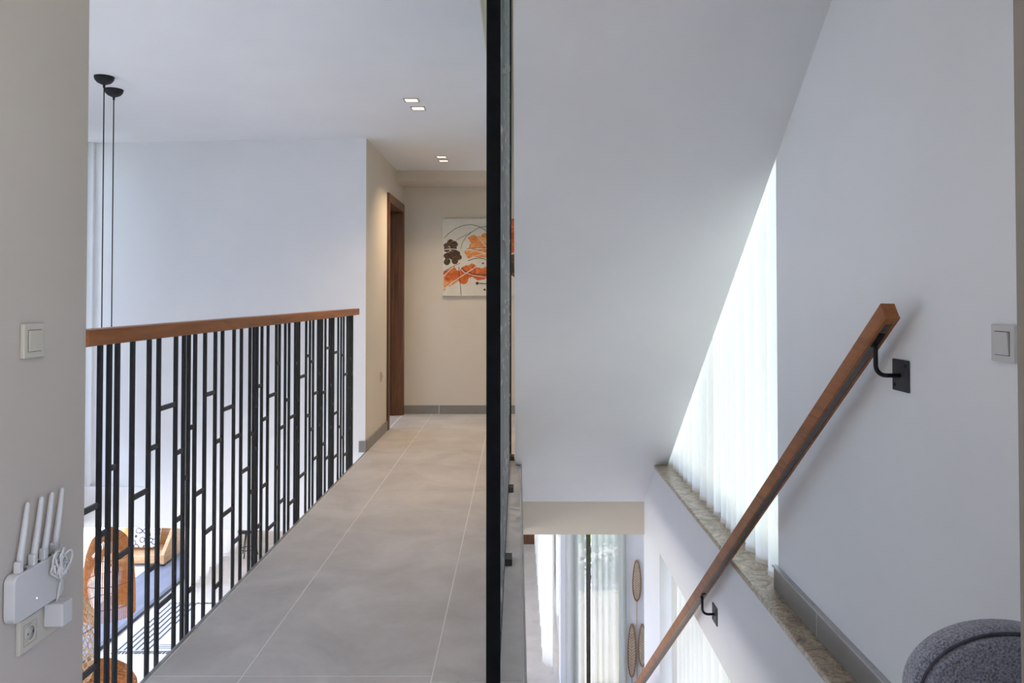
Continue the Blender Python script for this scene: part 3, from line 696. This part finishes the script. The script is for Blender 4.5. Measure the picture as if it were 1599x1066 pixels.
pendant('pendant_lamp', 'broad domed rattan pendant low at the bottom edge by the floor', -2.30, 4.34,
        [(.012, -.80), (.10, -.83), (.155, -.875), (.19, -.94), (.205, -1.02), (.205, -1.12)], 'net', 'rattan', 30, (.3, .6, 1.0), (0, 1))
pendant('pendant_lamp', 'net-woven rattan pendant beside the shaded left wall', -2.36, 4.06,
        [(.012, -.26), (.075, -.30), (.125, -.38), (.165, -.46), (.188, -.55), (.19, -.64), (.175, -.72), (.15, -.785)], 'net', 'rattan_pale', 30, (.5, 1.0), None)

# ------------------------------------------------------------------ armchair
c = empty('armchair', (.885, 1.40, 0)); tag(c, 'small blue-grey boucle armchair with rounded back by the right wall', 'armchair')
def back_outline(w_, zt, z0, n=40):
    pts_ = []
    for i in range(n + 1):
        a = PI * i / n
        ca, sa = math.cos(a), math.sin(a)
        pts_.append((.885 - w_ * math.copysign(abs(ca) ** .97, ca), zt - .120 + .120 * abs(sa) ** .97))
    return [(.885 - w_, z0)] + pts_ + [(.885 + w_, z0)]
part(G().prism(back_outline(.170, .600, .22), 'y', 1.425, 1.485), 'backrest', 'wool_blue', c, .018, 4)
ol = back_outline(.1570, .5870, .23)
part(G().prism(ol, 'y', 1.412, 1.45), 'back_cushion', 'wool_blue', c, .008, 3)
ol2 = back_outline(.1625, .5925, .25)
part(G().tube([(x, 1.4235, z) for x, z in ol2], .0028, 6), 'piping', 'piping', c)
part(G().box(.715, 1.04, 1.02, 1.425, .24, .36), 'seat', 'wool_blue', c, .03, 4)
for xx in (.75, 1.005):
    for yy in (1.06, 1.42): part(G().tube([(xx, yy, .25), (xx, yy, .002)], [.014, .009], 10), 'leg', 'walnut', c)

# ------------------------------------------------------------------ lower storey things
# rattan leaves on the wall
def leaf_deco(x, z0, z1, wd, zs, label):
    e = empty('rattan_leaf', (x, 8.395, zs)); tag(e, label, 'wall decoration', 'woven rattan leaves on the lower wall')
    pts_ = []; n = 26; h = (z1 - z0) / 2
    for k in range(n):
        a = 2 * PI * k / n; pts_.append((x + wd * math.cos(a) * (1 - .18 * math.sin(a)), (z0 + z1) / 2 + h * math.sin(a)))
    part(G().prism(pts_, 'y', 8.372, 8.380), 'blade', 'rattan_pale', e)
    part(G().tube([(a, 8.370, b_) for a, b_ in pts_], .0055, 6, True), 'rim', 'rattan_brown', e)
    k = G()
    for i in range(15):
        zz_ = z0 + (z1 - z0) * (.10 + .80 * i / 14); ww = wd * math.sqrt(max(0, 1 - ((zz_ - (z0 + z1) / 2) / h) ** 2)) * .9
        for sg in (-1, 1): k.tube([(x, 8.370, zz_ - .02), (x + sg * ww, 8.370, zz_ + .012)], .0042, 5)
    v_ = part(k, 'vein', 'canvas', e); v_['kind'] = 'stuff'
    part(G().tube([(x, 8.372, z1 - .02), (x, 8.372, zs)], .005, 8), 'stem', 'rattan_pale', e)
leaf_deco(1.265, -2.03, -1.60, .042, -2.9, 'woven rattan leaf on the lower wall, top one of the three')
leaf_deco(1.210, -2.83, -2.27, .040, -2.98, 'woven rattan leaf on the lower wall, lower left of the three')
leaf_deco(1.322, -2.72, -2.27, .038, -2.97, 'woven rattan leaf on the lower wall, lower right of the three')
# hoop-handled basket
bx_, by_ = .565, 7.9
e = empty('rattan_basket', (bx_, by_, GZ)); tag(e, 'rattan basket whose hoop handle shows at the bottom edge before the sheers', 'basket')
k = G()
for i in range(9): k.tube([(bx_ + (.10 + .004 * i) * math.cos(2 * PI * j / 28), by_ + (.10 + .004 * i) * math.sin(2 * PI * j / 28), GZ + .012 + .022 * i) for j in range(28)], .011, 6, True)
part(k, 'body', 'rattan_brown', e)
part(G().lathe([(.10, GZ + .001), (.10, GZ + .012)], 24, (bx_, by_, 0)), 'base', 'rattan_brown', e)
part(G().tube([(bx_ + .075 * math.cos(a), by_, GZ + .20 + .125 * math.sin(a)) for a in [PI * i / 20 for i in range(21)]], .006, 8), 'handle', 'rattan_brown', e)
# rug
rg = empty('rug', (-4.25, 9.9, GZ)); tag(rg, 'pale rug with dark stripes and fringe beside the terrace door', 'rug')
part(G().box(-4.78, -3.7, 9.35, 10.75, GZ + .0005, GZ + .010), 'pile', 'rug_pale', rg)
for i in range(6):
    x = -4.74 + .07 * i; part(G().box(x, x + .028, 9.36, 10.74, GZ + .010, GZ + .0115), 'stripe', 'rug_dark', rg)
for i in range(3):
    y = 9.40 + .045 * i; part(G().box(-4.3, -3.72, y, y + .015, GZ + .010, GZ + .0115), 'stripe', 'rug_dark', rg)
k = G()
for i in range(54):
    x = -4.77 + i * .02
    for y0, y1 in ((9.35, 9.28), (10.75, 10.82)): k.tube([(x, y0, GZ + .006), (x + random.uniform(-.008, .008), y1, GZ + .004)], .004, 4)
o = part(k, 'fringe', 'rug_dark', rg); o['kind'] = 'stuff'
# outdoor lounge chair with cushion
lc = empty('lounge_chair', (-5.75, 12.6, GZ)); tag(lc, 'tan wooden lounge chair outside the terrace door', 'chair')
gz = GZ - .01
part(G().box(-6.30, -5.55, 12.30, 12.95, gz + .04, gz + .16), 'seat', 'oak', lc, .01, 2)
part(G().prism([(12.28, gz + .035), (13.05, gz + .035), (13.05, gz + .75), (12.6, gz + .45), (12.28, gz + .18)], 'x', -5.56, -5.50), 'side_panel', 'oak', lc, .006, 1)
part(G().prism([(12.28, gz + .035), (13.05, gz + .035), (13.05, gz + .75), (12.6, gz + .45), (12.28, gz + .18)], 'x', -6.36, -6.30), 'side_panel', 'oak', lc, .006, 1)
part(G().prism([(12.88, gz + .165), (12.95, gz + .165), (13.05, gz + .80), (12.98, gz + .80)], 'x', -6.30, -5.56), 'backrest', 'oak', lc, .006, 1)
for x in (-6.33, -5.53):
    for y in (12.32, 12.98): part(G().box(x - .02, x + .02, y - .02, y + .02, gz + .001, gz + .034), 'leg', 'black_metal', lc)
cu = G().box(-.24, .24, -.07, .07, -.22, .22).obj('cushion', 'cushion_print', None, .06, 4)
cu.location = (-5.98, 12.68, gz + .40); cu.rotation_euler = (-.3, 0, 0)
tag(cu, 'white cushion with dark print on the tan lounge chair', 'cushion')
# black side table
tb = empty('side_table', (-4.35, 12.75, GZ)); tag(tb, 'small black metal side table on the lower floor beside the pale curtain', 'table')
part(G().lathe([(.16, GZ + .40), (.16, GZ + .415)], 28, (-4.35, 12.75, 0)), 'table_top', 'black_metal', tb)
for a in (0.4, 2.5, 4.6):
    part(G().tube([(-4.35 + .06 * math.cos(a), 12.75 + .06 * math.sin(a), GZ + .40), (-4.35 + .15 * math.cos(a), 12.75 + .15 * math.sin(a), GZ + .008)], .008, 8), 'leg', 'black_metal', tb)
part(G().tube([(-4.35 + .12 * math.cos(2 * PI * i / 24), 12.75 + .12 * math.sin(2 * PI * i / 24), GZ + .12) for i in range(24)], .006, 6, True), 'ring', 'black_metal', tb)
